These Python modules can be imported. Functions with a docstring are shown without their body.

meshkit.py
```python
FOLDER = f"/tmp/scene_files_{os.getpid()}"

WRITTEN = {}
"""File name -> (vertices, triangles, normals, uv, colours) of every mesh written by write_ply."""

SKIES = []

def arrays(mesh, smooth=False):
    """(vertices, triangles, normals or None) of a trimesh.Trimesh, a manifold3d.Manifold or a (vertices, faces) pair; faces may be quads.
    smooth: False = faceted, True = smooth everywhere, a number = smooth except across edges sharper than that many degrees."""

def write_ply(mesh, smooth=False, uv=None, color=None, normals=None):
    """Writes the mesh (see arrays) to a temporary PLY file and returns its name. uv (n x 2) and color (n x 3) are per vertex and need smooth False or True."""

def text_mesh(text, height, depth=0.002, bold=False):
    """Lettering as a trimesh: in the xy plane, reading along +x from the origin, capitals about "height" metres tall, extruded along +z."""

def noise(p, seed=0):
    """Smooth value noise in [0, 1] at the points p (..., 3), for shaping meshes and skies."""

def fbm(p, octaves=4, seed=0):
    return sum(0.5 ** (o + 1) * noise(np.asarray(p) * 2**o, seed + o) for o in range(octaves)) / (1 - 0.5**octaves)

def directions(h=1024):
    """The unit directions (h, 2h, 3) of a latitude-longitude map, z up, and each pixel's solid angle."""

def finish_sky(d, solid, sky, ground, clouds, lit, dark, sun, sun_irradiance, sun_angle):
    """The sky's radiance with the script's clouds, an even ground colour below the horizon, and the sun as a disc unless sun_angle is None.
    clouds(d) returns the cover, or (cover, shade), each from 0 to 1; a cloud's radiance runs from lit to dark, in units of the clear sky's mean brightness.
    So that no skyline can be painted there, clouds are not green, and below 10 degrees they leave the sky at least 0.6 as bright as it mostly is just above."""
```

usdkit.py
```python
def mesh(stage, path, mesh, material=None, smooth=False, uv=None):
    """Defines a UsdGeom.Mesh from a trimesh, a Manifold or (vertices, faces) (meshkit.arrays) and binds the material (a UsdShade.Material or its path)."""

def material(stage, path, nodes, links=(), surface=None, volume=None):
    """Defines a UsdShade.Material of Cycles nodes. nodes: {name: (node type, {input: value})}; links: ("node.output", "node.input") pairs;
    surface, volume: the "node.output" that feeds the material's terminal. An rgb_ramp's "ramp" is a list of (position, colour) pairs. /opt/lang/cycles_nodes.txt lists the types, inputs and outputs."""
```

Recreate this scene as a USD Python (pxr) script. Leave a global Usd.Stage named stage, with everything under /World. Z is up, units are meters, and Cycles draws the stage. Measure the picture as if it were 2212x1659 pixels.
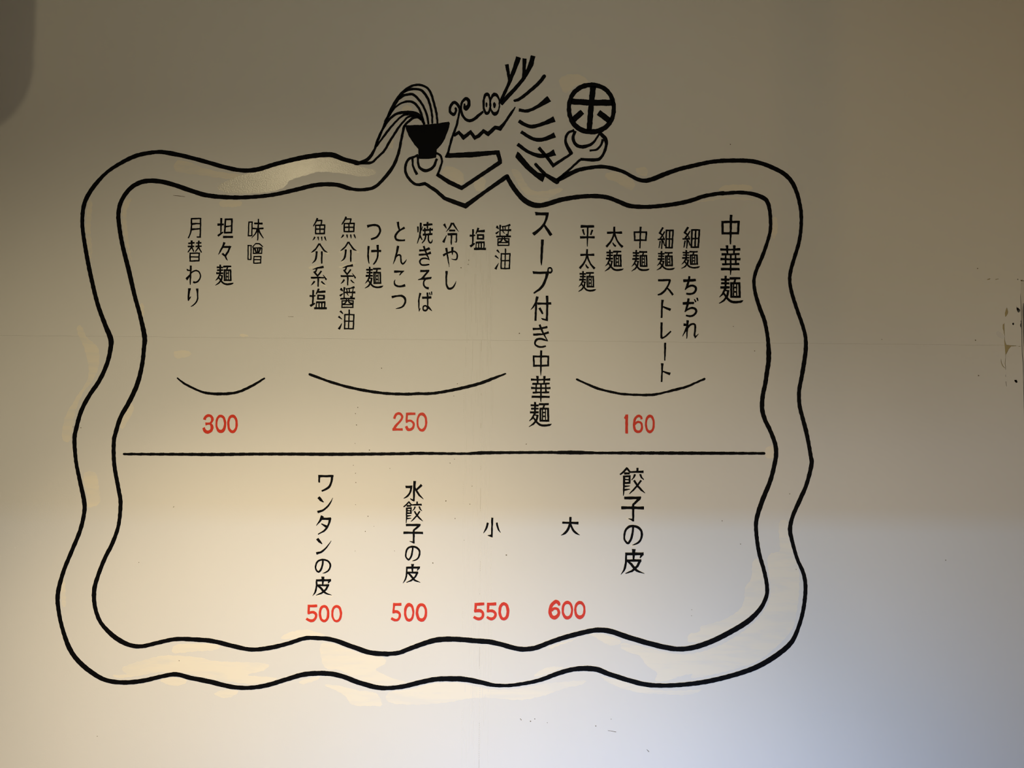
import math, random
import numpy as np, trimesh, usdkit
from shapely.geometry import Polygon, Point, LineString, MultiPolygon, box as sbox
from shapely.ops import unary_union
from shapely import affinity
from pxr import Usd, UsdGeom, UsdLux, UsdShade, Gf, Sdf

random.seed(7)
stage = Usd.Stage.CreateInMemory()
UsdGeom.SetStageUpAxis(stage, 'Z')
UsdGeom.SetStageMetersPerUnit(stage, 1.0)
UsdGeom.Xform.Define(stage, '/World')

# ------------------------------------------------------------------ camera
W, H, F = 2212.0, 1659.0, 1597.0
CAM = np.array([0.0, -1.15, 1.5])
PITCH, ROLL = math.radians(2.8), math.radians(0.5)
fwd = np.array([0, math.cos(PITCH), math.sin(PITCH)])
up0 = np.array([0, -math.sin(PITCH), math.cos(PITCH)])
X0 = np.array([1.0, 0, 0])
right = math.cos(ROLL) * X0 + math.sin(ROLL) * up0
up = -math.sin(ROLL) * X0 + math.cos(ROLL) * up0
cam = UsdGeom.Camera.Define(stage, '/World/camera')
M4 = Gf.Matrix4d(*right, 0, *up, 0, *(-fwd), 0, *CAM, 1)
cam.AddTransformOp().Set(M4)
cam.CreateHorizontalApertureAttr(36.0)
cam.CreateFocalLengthAttr(36.0 * F / W)
cam.CreateClippingRangeAttr(Gf.Vec2f(0.02, 100))
cam.CreateExposureAttr(0.0)


def wall_xz(px, py):
    """The point (x, z) of the wall plane y = 0 that the photograph shows at (px, py)."""
    d = fwd + right * ((px - W / 2) / F) - up * ((py - H / 2) / F)
    t = -CAM[1] / d[1]
    return CAM[0] + d[0] * t, CAM[2] + d[2] * t


MM = 0.001
PXM = 1.15 / F          # metres per photo pixel on the wall


# ------------------------------------------------------------------ lights, all out of view, placed to light the wall
def aim(xf, pos, target):
    """Places a light at pos with its -z axis pointing to target."""
    pos, target = np.array(pos, float), np.array(target, float)
    z = pos - target
    z /= np.linalg.norm(z)
    x = np.cross([0, 0, 1.0] if abs(z[2]) < 0.99 else [0, 1.0, 0], z)
    x /= np.linalg.norm(x)
    y = np.cross(z, x)
    xf.AddTransformOp().Set(Gf.Matrix4d(*x, 0, *y, 0, *z, 0, *pos, 1))


ALB = 0.73
LAMPS = {}


def bulb(name, pos, r, value, colour):
    """A round lamp; value is what it gives a pale wall one metre away, seen square on."""
    l = UsdLux.SphereLight.Define(stage, '/World/' + name)
    l.CreateRadiusAttr(r)
    l.CreateColorAttr(Gf.Vec3f(*colour))
    l.CreateIntensityAttr(value / (ALB * r * r))
    return l


SPOTS = [((-0.598, -1.35, 2.29), (-0.214, 0.0, 0.321), 27.8, 1.986, (1.07, 0.825, 0.50)), ((-0.123, -1.30, 2.0), (-0.462, 0.0, 0.30), 52.5, 1.081, (0.93, 0.795, 0.515))]  # unseen spotlights, placed to make the warm pool on the wall
BULBS = [((0.03, -1.0, 2.05), 0.02, 0.117, (0.71, 0.69, 0.56)), ((0.85, -0.718, 1.344), 0.02, 0.096, (0.76, 0.68, 0.50)), ((-0.70, -1.25, 2.30), 0.03, 0.045, (1.6, 1.34, 0.80)),
         ((1.0, -1.0, 2.1), 0.02, 0.05, (0.90, 0.52, 0.12))]  # unseen bulbs; the globe gives sheen and corner shade, the rest lift dim areas
TUBE_AT, TUBE_LEN, TUBE_H = (0.114, -0.522, 0.88), 0.937, 0.02
EDGE_Y, EDGE_Z = -0.34, 1.5 - 0.62 + (0.62 - 0.15) * (0.522 - 0.34) / 0.522  # edge of the unseen worktop that cuts off the cool light

for k, (pos, to, half, value, colour) in enumerate(SPOTS):
    l = bulb('unseen_spot_light' + (f'_{k:03d}' if k else ''), pos, 0.02, value, colour)
    sh = UsdLux.ShapingAPI.Apply(l.GetPrim())
    sh.CreateShapingConeAngleAttr(half)
    sh.CreateShapingConeSoftnessAttr(1.0)
    aim(l, pos, to)
for k, (pos, r, value, colour) in enumerate(BULBS):
    bulb('unseen_bulb_light' + (f'_{k:03d}' if k else ''), pos, r, value, colour).AddTranslateOp().Set(Gf.Vec3d(*pos))
tube = UsdLux.RectLight.Define(stage, '/World/unseen_tube_light')  # unseen cool tube, lighting the lower wall up to the cutoff
tube.CreateWidthAttr(TUBE_LEN)
tube.CreateHeightAttr(TUBE_H)
tube.CreateColorAttr(Gf.Vec3f(0.145, 0.347, 0.64))
tube.CreateIntensityAttr(0.187 * math.pi / (ALB * TUBE_LEN * TUBE_H))
aim(tube, TUBE_AT, (TUBE_AT[0], 0.0, TUBE_AT[2]))
TUBE2_AT, TUBE2_LEN, TUBE2_H = (0.25, -0.60, 0.62), 0.8, 0.20  # unseen cool panel, lighting the wall softly above that cutoff
tube2 = UsdLux.RectLight.Define(stage, '/World/unseen_lower_panel_light')
tube2.CreateWidthAttr(TUBE2_LEN)
tube2.CreateHeightAttr(TUBE2_H)
tube2.CreateColorAttr(Gf.Vec3f(0.19, 0.42, 1.38))
tube2.CreateIntensityAttr(0.1 * math.pi / (ALB * TUBE2_LEN * TUBE2_H))
aim(tube2, TUBE2_AT, (TUBE2_AT[0], 0.0, TUBE2_AT[2]))


# ------------------------------------------------------------------ materials
def mat(name, color, rough=0.6, spec=0.5, var=0.0, vscale=4.0, bump=0.0, bscale=300.0, bdist=0.0005, coat=0.0, coat_rough=0.12):
    nodes = {'p': ('principled_bsdf', {'base_color': color, 'roughness': rough, 'specular_ior_level': spec, 'coat_weight': coat, 'coat_roughness': coat_rough}),
             'g': ('geometry', {})}
    links = []
    if var:
        nodes['n'] = ('noise_texture', {'scale': vscale, 'detail': 4.0})
        lo, hi = [c * (1 - var) for c in color], [min(1, c * (1 + var)) for c in color]
        nodes['r'] = ('rgb_ramp', {'ramp': [(0.3, lo), (0.7, hi)]})
        links += [('g.position', 'n.vector'), ('n.fac', 'r.fac'), ('r.color', 'p.base_color')]
    if bump:
        nodes['bn'] = ('noise_texture', {'scale': bscale, 'detail': 3.0})
        nodes['b'] = ('bump', {'strength': bump, 'distance': bdist})
        links += [('g.position', 'bn.vector'), ('bn.fac', 'b.height'), ('b.normal', 'p.normal')]
    return usdkit.material(stage, '/World/Looks/' + name, nodes, links, surface='p.BSDF')


def streaked(name, thin, full):
    nodes = {'p': ('principled_bsdf', {'roughness': 0.45, 'specular_ior_level': 0.4}), 'g': ('geometry', {}),
             'm': ('mapping', {'scale': (9.0, 1.0, 60.0), 'rotation': (0.0, 0.25, 0.0)}), 'n': ('noise_texture', {'scale': 1.0, 'detail': 4.0, 'roughness': 0.6, 'distortion': 0.6}),
             'r': ('rgb_ramp', {'ramp': [(0.36, thin), (0.54, full)]}), 'bn': ('noise_texture', {'scale': 2.2, 'detail': 3.0}), 'b': ('bump', {'strength': 0.35, 'distance': 0.0004})}
    return usdkit.material(stage, '/World/Looks/' + name, nodes, [('g.position', 'm.vector'), ('m.vector', 'n.vector'), ('n.fac', 'r.fac'), ('r.color', 'p.base_color'),
                                                                  ('m.vector', 'bn.vector'), ('bn.fac', 'b.height'), ('b.normal', 'p.normal')], surface='p.BSDF')


M = {
    'wall': mat('wall_paint', (0.74, 0.728, 0.705), 0.5, 0.35, var=0.012, vscale=5, bump=0.25, bscale=420, bdist=0.0002),
    'black': mat('black_paint', (0.0030, 0.0030, 0.0038), 0.6, 0.07, bump=0.3, bscale=160, bdist=0.0003),
    'red': mat('red_paint', (0.66, 0.043, 0.021), 0.45, 0.35, var=0.06, vscale=120),
    'cream': streaked('cream_touch_up_paint', (0.79, 0.758, 0.69), (0.845, 0.79, 0.678)),
    'gloss': mat('glossy_touch_up_paint', (0.75, 0.718, 0.65), 0.2, 1.0, var=0.02, vscale=30, bump=1.0, bscale=500, bdist=0.00034, coat=0.75, coat_rough=0.25),
    'pale': mat('glint_whitened_touch_up_paint', (0.88, 0.84, 0.73), 0.25, 0.6, bump=0.8, bscale=420, bdist=0.0006),  # touch-up paint whitened so its colour carries the lamp glints
    'tan': mat('bare_filler', (0.40, 0.335, 0.18), 0.8, 0.2, var=0.1, vscale=60),
    'grout': mat('joint_filler', (0.60, 0.58, 0.53), 0.8, 0.2),
    'dark': mat('hole_shade', (0.03, 0.022, 0.015), 0.9, 0.1),  # near-black colour standing in for the shade inside holes and slot
    'jamb': mat('grey_plaster_strip', (0.62, 0.60, 0.57), 0.7, 0.3, var=0.05, vscale=40),
    'speck': mat('dirt', (0.19, 0.16, 0.12), 0.9, 0.1),
    'smudge': mat('grey_smudge', (0.70, 0.69, 0.69), 0.7, 0.2),
    'floor': mat('concrete_floor', (0.16, 0.15, 0.14), 0.7, 0.3, var=0.1, vscale=3),
    'ceiling': mat('ceiling_paint', (0.07, 0.065, 0.06), 0.8, 0.2),
    'room': mat('room_wall_paint', (0.11, 0.10, 0.09), 0.8, 0.2, var=0.03, vscale=3),
    'metal': mat('black_metal', (0.03, 0.03, 0.032), 0.45, 0.5),
    'white': mat('white_plastic', (0.7, 0.7, 0.7), 0.4, 0.5),
    'paper': mat('lantern_paper', (0.75, 0.70, 0.60), 0.8, 0.2),
    'wood': mat('counter_wood', (0.12, 0.075, 0.045), 0.55, 0.4, var=0.2, vscale=9),
}

for nm, c, glow in (('warm_glow', (1.0, 0.82, 0.55), 1.2), ('cool_glow', (0.6, 0.8, 1.0), 0.12)):
    M[nm] = usdkit.material(stage, '/World/Looks/' + nm, {'e': ('emission', {'color': c, 'strength': glow})}, surface='e.emission')

# ------------------------------------------------------------------ naming helpers
used = {}


def numbered(parent, name):
    k = (parent, name)
    n = used.get(k, 0)
    used[k] = n + 1
    return name if n == 0 else f'{name}_{n:03d}'


def tag(prim, label=None, cat=None, group=None, kind=None):
    for k, v in (('label', label), ('category', cat), ('group', group), ('kind', kind)):
        if v:
            prim.SetCustomDataByKey(k, v)
    return prim


def thing(name, label=None, cat=None, loc=(0, 0, 0), group=None, kind=None):
    x = UsdGeom.Xform.Define(stage, '/World/' + numbered('/World', name))
    x.AddTranslateOp().Set(Gf.Vec3d(*map(float, loc)))
    tag(x.GetPrim(), label, cat, group, kind)
    ORIGIN[str(x.GetPath())] = np.array(loc, float)
    return str(x.GetPath())


ORIGIN = {}


def obj(name, mesh, m, parent=None, smooth=False, **kw):
    """One Mesh prim; the mesh is in world coordinates and is moved into its parent's frame."""
    base = parent or '/World'
    path = base + '/' + numbered(base, name)
    if parent:
        o = ORIGIN.get(parent)
        if o is None:
            top = '/'.join(parent.split('/')[:3])
            o = ORIGIN.get(top, np.zeros(3))
        mesh = mesh.copy()
        mesh.apply_translation(-o)
    p = usdkit.mesh(stage, path, mesh, M[m], smooth=smooth)
    tag(p.GetPrim(), **kw)
    return path


def bx(x0, x1, y0, y1, z0, z1):
    b = trimesh.creation.box([x1 - x0, y1 - y0, z1 - z0])
    b.apply_translation([(x0 + x1) / 2, (y0 + y1) / 2, (z0 + z1) / 2])
    return b


# ------------------------------------------------------------------ brush geometry (photo pixels)
def catmull(pts, n=6, closed=False):
    P = np.array(pts, float)
    if len(P) < 3:
        return P
    if closed:
        Q = np.vstack([P[-1], P, P[0], P[1]])
    else:
        Q = np.vstack([2 * P[0] - P[1], P, 2 * P[-1] - P[-2]])
    out = []
    for i in range(1, len(Q) - 2):
        a, b, c, d = Q[i - 1], Q[i], Q[i + 1], Q[i + 2]
        for t in np.linspace(0, 1, n, endpoint=False):
            out.append(0.5 * (2 * b + (c - a) * t + (2 * a - 5 * b + 4 * c - d) * t**2 + (3 * b - a - 3 * c + d) * t**3))
    if not closed:
        out.append(P[-1])
    out = np.array(out)
    out[:, 2] = np.clip(out[:, 2], P[:, 2].min(), P[:, 2].max())
    return out


def brush(pts, closed=False, round_caps=False):
    """The polygon a brush leaves along points (x, y, width)."""
    P = np.array(pts, float)
    if closed:
        P = np.vstack([P, P[:1]])
    parts, dirs = [], []
    for a, b in zip(P[:-1], P[1:]):
        d = b[:2] - a[:2]
        L = np.hypot(*d)
        if L < 1e-6:
            dirs.append(None)
            continue
        d /= L
        n = np.array([-d[1], d[0]])
        dirs.append((d, n))
        q = [a[:2] + n * a[2] / 2, b[:2] + n * b[2] / 2, b[:2] - n * b[2] / 2, a[:2] - n * a[2] / 2]
        parts.append(Polygon(q).buffer(0))
    ks = range(0 if closed else 1, len(dirs))
    for k in ks:
        if dirs[k - 1] is None or dirs[k] is None:
            continue
        (d1, n1), (d2, n2) = dirs[k - 1], dirs[k]
        v, w = P[k, :2], P[k, 2] / 2
        cr, c = d1[0] * d2[1] - d1[1] * d2[0], float(d1 @ d2)
        if abs(cr) < 1e-4 and c > 0:
            continue
        s = -1 if cr > 0 else 1
        o1, o2 = v + s * n1 * w, v + s * n2 * w
        half = math.sqrt(max((1 + c) / 2, 1e-9))
        if half > 0.5:                                          # a mitred corner
            bis = (n1 + n2) * s
            bis /= np.linalg.norm(bis)
            parts.append(Polygon([v, o1, v + bis * w / half, o2]).buffer(0))
        else:
            parts.append(Point(v).buffer(w, 6))
    if round_caps and not closed:
        for q in (P[0], P[-1]):
            parts.append(Point(q[:2]).buffer(q[2] / 2, 6))
    return unary_union([p for p in parts if p.area > 0])


def ell(x0, y0, x1, y1, power=2.0, n=40):
    t = np.linspace(0, 2 * math.pi, n, endpoint=False)
    c, s = np.cos(t), np.sin(t)
    e = 2 / power
    return Polygon(np.stack([(x0 + x1) / 2 + (x1 - x0) / 2 * np.sign(c) * np.abs(c)**e, (y0 + y1) / 2 + (y1 - y0) / 2 * np.sign(s) * np.abs(s)**e], 1))


CROPS = {
    'A': (1540, 450, 7.541), 'B': (1465, 480, 6.381), 'C': (1405, 480, 9.217), 'D': (1405, 650, 9.217), 'E': (1355, 480, 13.825),
    'F': (1300, 480, 13.825), 'G': (1240, 480, 10.369), 'H': (1135, 450, 9.217), 'I': (1135, 630, 10.369), 'J': (1135, 750, 9.217),
    'K': (1060, 480, 13.825), 'L': (1005, 485, 27.65), 'M': (945, 475, 10.369), 'N': (890, 475, 8.093), 'O': (840, 475, 8.093),
    'P': (780, 475, 10.703), 'Q': (725, 460, 12.762), 'R': (725, 565, 10.703), 'S': (660, 465, 7.716), 'T': (525, 465, 14.426),
    'U': (460, 465, 10.369), 'V': (395, 465, 15.082), 'W': (395, 570, 16.59), 'X': (1330, 1000, 6.636), 'Y': (1200, 1110, 30.17),
    'Z': (1035, 1110, 27.65), 'a': (865, 1030, 7.06), 'b': (670, 1015, 5.925), 'c': (430, 885, 23.284), 'd': (840, 880, 24.578),
    'e': (1340, 885, 27.65), 'f': (650, 1290, 22.12), 'g': (1170, 1285, 20.109), 'h': (1010, 1290, 21.067), 'i': (835, 1290, 22.12),
    'dg': (760, 100, 3.6867), 'DA': (830, 160, 9.218), 'DB': (960, 180, 11.85), 'LT': (0, 300, 2.4578), 'BL': (0, 950, 2.34),
    'BR': (1200, 950, 2.1858), 'BC': (840, 1340, 3.95), 'RM': (1600, 740, 5.9225), 'RT': (1500, 300, 3.1067), 'TC': (1080, 320, 4.424),
    'AR': (1230, 795, 7.1355), 'MC': (900, 560, 3.6867), 'r1': (2112, 590, 12.76), 'r2': (2112, 710, 11.85), 'PX': (0, 0, 1.0),
}


def points(body, crop, w):
    """'@k' changes the crop; 'x,y' or 'x,y,w'; the width holds until the next one."""
    x0, y0, s = CROPS[crop]
    out = []
    for tok in body.split():
        if tok[0] == '@':
            x0, y0, s = CROPS[tok[1:]]
            w = None
            continue
        v = [float(q) for q in tok.split(',')]
        if len(v) > 2:
            w = v[2]
        elif w is None:
            w = out[-1][2] * s
        out.append((x0 + v[0] / s, y0 + v[1] / s, w / s))
    return out


def stroke(line, crop, w):
    """One line of a drawing. '~' curve, 'o' closed, '~o' closed curve, 'P' outline, '~P' smooth outline, 'R' ring of two ovals, 'E' oval; else straight."""
    head, _, body = line.strip().partition(' ')
    if head not in ('~', 'o', '~o', 'P', '~P', 'R', 'E', '~r', 'r'):
        head, body = '', line.strip()
    if head == 'R':
        x0, y0, s = CROPS[crop]
        v = [float(q) for q in body.replace(',', ' ').split()]
        g = [x0 + q / s if k % 2 == 0 else y0 + q / s for k, q in enumerate(v)]
        return ell(*g[:4], power=2.15).difference(ell(*g[4:8], power=2.15))
    if head == 'E':
        x0, y0, s = CROPS[crop]
        v = [float(q) for q in body.replace(',', ' ').split()]
        return ell(x0 + v[0] / s, y0 + v[1] / s, x0 + v[2] / s, y0 + v[3] / s)
    pts = points(body, crop, w)
    if head in ('P', '~P'):
        if head == '~P':
            pts = catmull(pts, 4, True)
        return Polygon([p[:2] for p in pts]).buffer(0)
    if head[:1] == '~':
        pts = catmull(pts, 6, 'o' in head)
    return brush(pts, 'o' in head, 'r' in head)


def draw(crop, w, text, soft=0.35):
    shape = unary_union([stroke(l, crop, w) for l in text.replace(';', '\n').split('\n') if l.strip()])
    return shape.buffer(soft, 3).buffer(-2 * soft, 3).buffer(soft, 3) if soft else shape


def fit(shape, crop, x0, y0, x1, y1):
    """The same character painted again into another box (crop pixels)."""
    cx, cy, s = CROPS[crop]
    a0, b0, a1, b1 = shape.bounds
    sx, sy = (x1 - x0) / s / (a1 - a0), (y1 - y0) / s / (b1 - b0)
    return affinity.affine_transform(shape, [sx, 0, 0, sy, cx + x0 / s - a0 * sx, cy + y0 / s - b0 * sy])


def ragged(shape, amp=0.28, seed=0):
    """A hand's small unevenness along a painted edge."""
    rng = np.random.default_rng(seed)
    ph = rng.uniform(0, 6.28, 6)

    def f(c):
        c = np.asarray(c)[:, :2]
        x, y = c[:, 0], c[:, 1]
        dx = np.sin(x * 0.31 + y * 0.43 + ph[0]) + np.sin(x * 0.83 - y * 0.67 + ph[1]) * 0.6
        dy = np.sin(y * 0.37 - x * 0.29 + ph[2]) + np.sin(y * 0.71 + x * 0.91 + ph[3]) * 0.6
        return np.stack([x + amp * dx, y + amp * dy], 1)
    out = []
    for g in polys(shape):
        g = g.segmentize(3.0)
        out.append(Polygon(f(g.exterior.coords), [f(i.coords) for i in g.interiors]).buffer(0))
    return unary_union(out)


def polys(shape):
    return [g for g in getattr(shape, 'geoms', [shape]) if g.geom_type == 'Polygon' and g.area > 0.05]


def to_wall(shape):
    def f(c):
        return [wall_xz(*p[:2]) for p in c]
    return [Polygon(f(g.exterior.coords), [f(i.coords) for i in g.interiors]).buffer(0) for g in polys(shape)]


def slab(shape, y_back, y_front, tol=0.12):
    """The pixel shape as a solid on the wall between depths y_back and y_front (y grows into the wall)."""
    shape = shape.simplify(tol)
    out = []
    for q in to_wall(shape):
        for g in ([q] if q.geom_type == 'Polygon' else q.geoms):
            m = trimesh.creation.extrude_polygon(g, abs(y_back - y_front), engine='earcut')
            v = m.vertices.copy()
            m.vertices = np.stack([v[:, 0], y_back - v[:, 2], v[:, 1]], 1)      # (x, z, depth) -> (x, y, z), right-handed
            out.append(m)
    return trimesh.util.concatenate(out)


def paint(name, shape, m, parent=None, thick=0.35, **kw):
    return obj(name, slab(shape, -0.2 * MM, -0.2 * MM - thick * MM), m, parent, **kw)


def painted(name, label, cat, group=None, at=None):
    x, z = wall_xz(*at)
    return thing(name, label, cat, (x, 0, z), group)


# ------------------------------------------------------------------ the wall and its repairs
XL, XR, ZB, ZT = -1.55, 1.35, 0.0, 2.42


def px_line(pts):
    return [wall_xz(*p) for p in pts]


jl, jr = wall_xz(0, 724.5), wall_xz(2170, 746)


def joint_z(x):
    return jl[1] + (jr[1] - jl[1]) * (x - jl[0]) / (jr[0] - jl[0])


seam_t, seam_b = wall_xz(1040, 738), wall_xz(1034.6, 1650)


def seam_x(z):
    return seam_t[0] + (seam_b[0] - seam_t[0]) * (z - seam_t[1]) / (seam_b[1] - seam_t[1])


wall = thing('wall_back', kind='structure')
GAP = 0.065 * MM
VGAP = 0.12 * MM
upper = Polygon([(XL, joint_z(XL) + GAP), (XR, joint_z(XR) + GAP), (XR, ZT), (XL, ZT)])
lower_l = Polygon([(XL, ZB), (seam_x(ZB) - VGAP, ZB), (seam_x(joint_z(0)) - VGAP, joint_z(seam_t[0]) - GAP), (XL, joint_z(XL) - GAP)])
lower_r = Polygon([(seam_x(ZB) + VGAP, ZB), (XR, ZB), (XR, joint_z(XR) - GAP), (seam_x(joint_z(0)) + VGAP, joint_z(seam_t[0]) - GAP)])
# the damaged edge at the right: a slot cut into the skin, cracks, chips and screw holes
slot = Polygon(px_line([(2205, 606), (2204.3, 640), (2204.8, 662), (2206.0, 690), (2204.8, 700), (2206.2, 712), (2207, 745), (2207.5, 765), (2209.5, 785), (2210.2, 815), (2211, 850), (2211.8, 892), (2214, 940), (2226, 1300), (2238, 1700), (2262, 1700), (2252, 1300), (2236, 606)]))
chips_px = unary_union([
    stroke('~P 760,1065 800,950 835,1040 832,1110 765,1205 750,1110', 'r1', 1),
    stroke('P 735,1380 690,1420 690,1530 715,1600 740,1600', 'r1', 1),
    stroke('735,1370,6 728,1600,14 725,1659,20', 'r1', 1),
    stroke('672,0,30 678,110,22 692,180,8', 'r2', 1),
    stroke('P 692,250 712,350 735,410 870,440 800,520 730,660 715,640 705,480', 'r2', 1),
    stroke('690,200,8 690,330,22 705,480,20 715,640,16 715,720,8 700,900,18 715,1000,10 712,1060,8', 'r2', 1),
    stroke('~ 598,775,6 605,860,20 635,940,20 680,995,14 710,1000,8', 'r2', 1),
    stroke('716,1180,10 718,1230,8', 'r2', 1), stroke('722,1350,12 732,1430,14 738,1480,6', 'r2', 1),
    stroke('760,420,12 880,442,22 985,440,14', 'r2', 1), stroke('1040,452,6 1095,455,18', 'r2', 1),
    stroke('255,180,8 310,165,28 345,155,16', 'r1', 1), stroke('490,175,16 570,155,14', 'r1', 1), stroke('1180,190,10 1210,200,26 1245,185,10', 'r1', 1),
])
holes_px = unary_union([
    stroke('~P 1065,900 1085,950 1120,955 1175,1020 1145,1080 1105,1075 1075,1000', 'r1', 1),
    stroke('E 955 1368 1005 1430', 'r1', 1), stroke('E 1180 1310 1198 1345', 'r1', 1), stroke('E 1170 1390 1205 1490', 'r1', 1),
    stroke('P 935,1310 1000,1310 1025,1370 985,1390 945,1350', 'r2', 1), stroke('E 1094 155 1118 190', 'r1', 1),
])
cut = [slot] + to_wall(chips_px) + to_wall(holes_px)
cut = unary_union(cut)
SKIN = 0.8 * MM


def wall_slab(poly, y_back, y_front):
    out = []
    for g in getattr(poly, 'geoms', [poly]):
        m = trimesh.creation.extrude_polygon(g, y_back - y_front, engine='earcut')
        v = m.vertices.copy()
        m.vertices = np.stack([v[:, 0], y_back - v[:, 2], v[:, 1]], 1)
        out.append(m)
    return trimesh.util.concatenate(out)


for poly in (upper, lower_l, lower_r):
    obj('wall_panel', wall_slab(poly.difference(cut), SKIN, 0.0), 'wall', wall)
full = sbox(XL, ZB, XR, ZT)
deep = unary_union([slot.buffer(0.3 * MM)] + [g.buffer(5 * MM) for g in to_wall(holes_px)])
obj('backing_board', wall_slab(full.difference(deep), 0.03, SKIN), 'tan', wall)
obj('rear_board', bx(XL, XR, 0.03, 0.12, ZB, ZT), 'dark', wall)  # painted dark so the openings in front of it look shaded
# the filled strip inside the slot, cracked away from both sides
strip = Polygon(px_line([(2205.2, 607), (2204.7, 630), (2206.2, 650), (2208, 700), (2208.6, 745), (2209.3, 765), (2211.5, 785), (2211.8, 815), (2213, 850), (2214, 892), (2216, 940), (2228, 1300), (2240, 1700), (2261, 1700), (2251, 1300), (2235, 850), (2235, 607)]))
crack = Polygon(px_line([(2210.5, 655), (2209.4, 672), (2210.2, 690), (2211, 722), (2212.5, 760), (2215, 800), (2215, 690), (2212, 655)]))
obj('filler_strip', wall_slab(strip.difference(crack), 0.02, 0.0005), 'jamb', wall)


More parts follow.
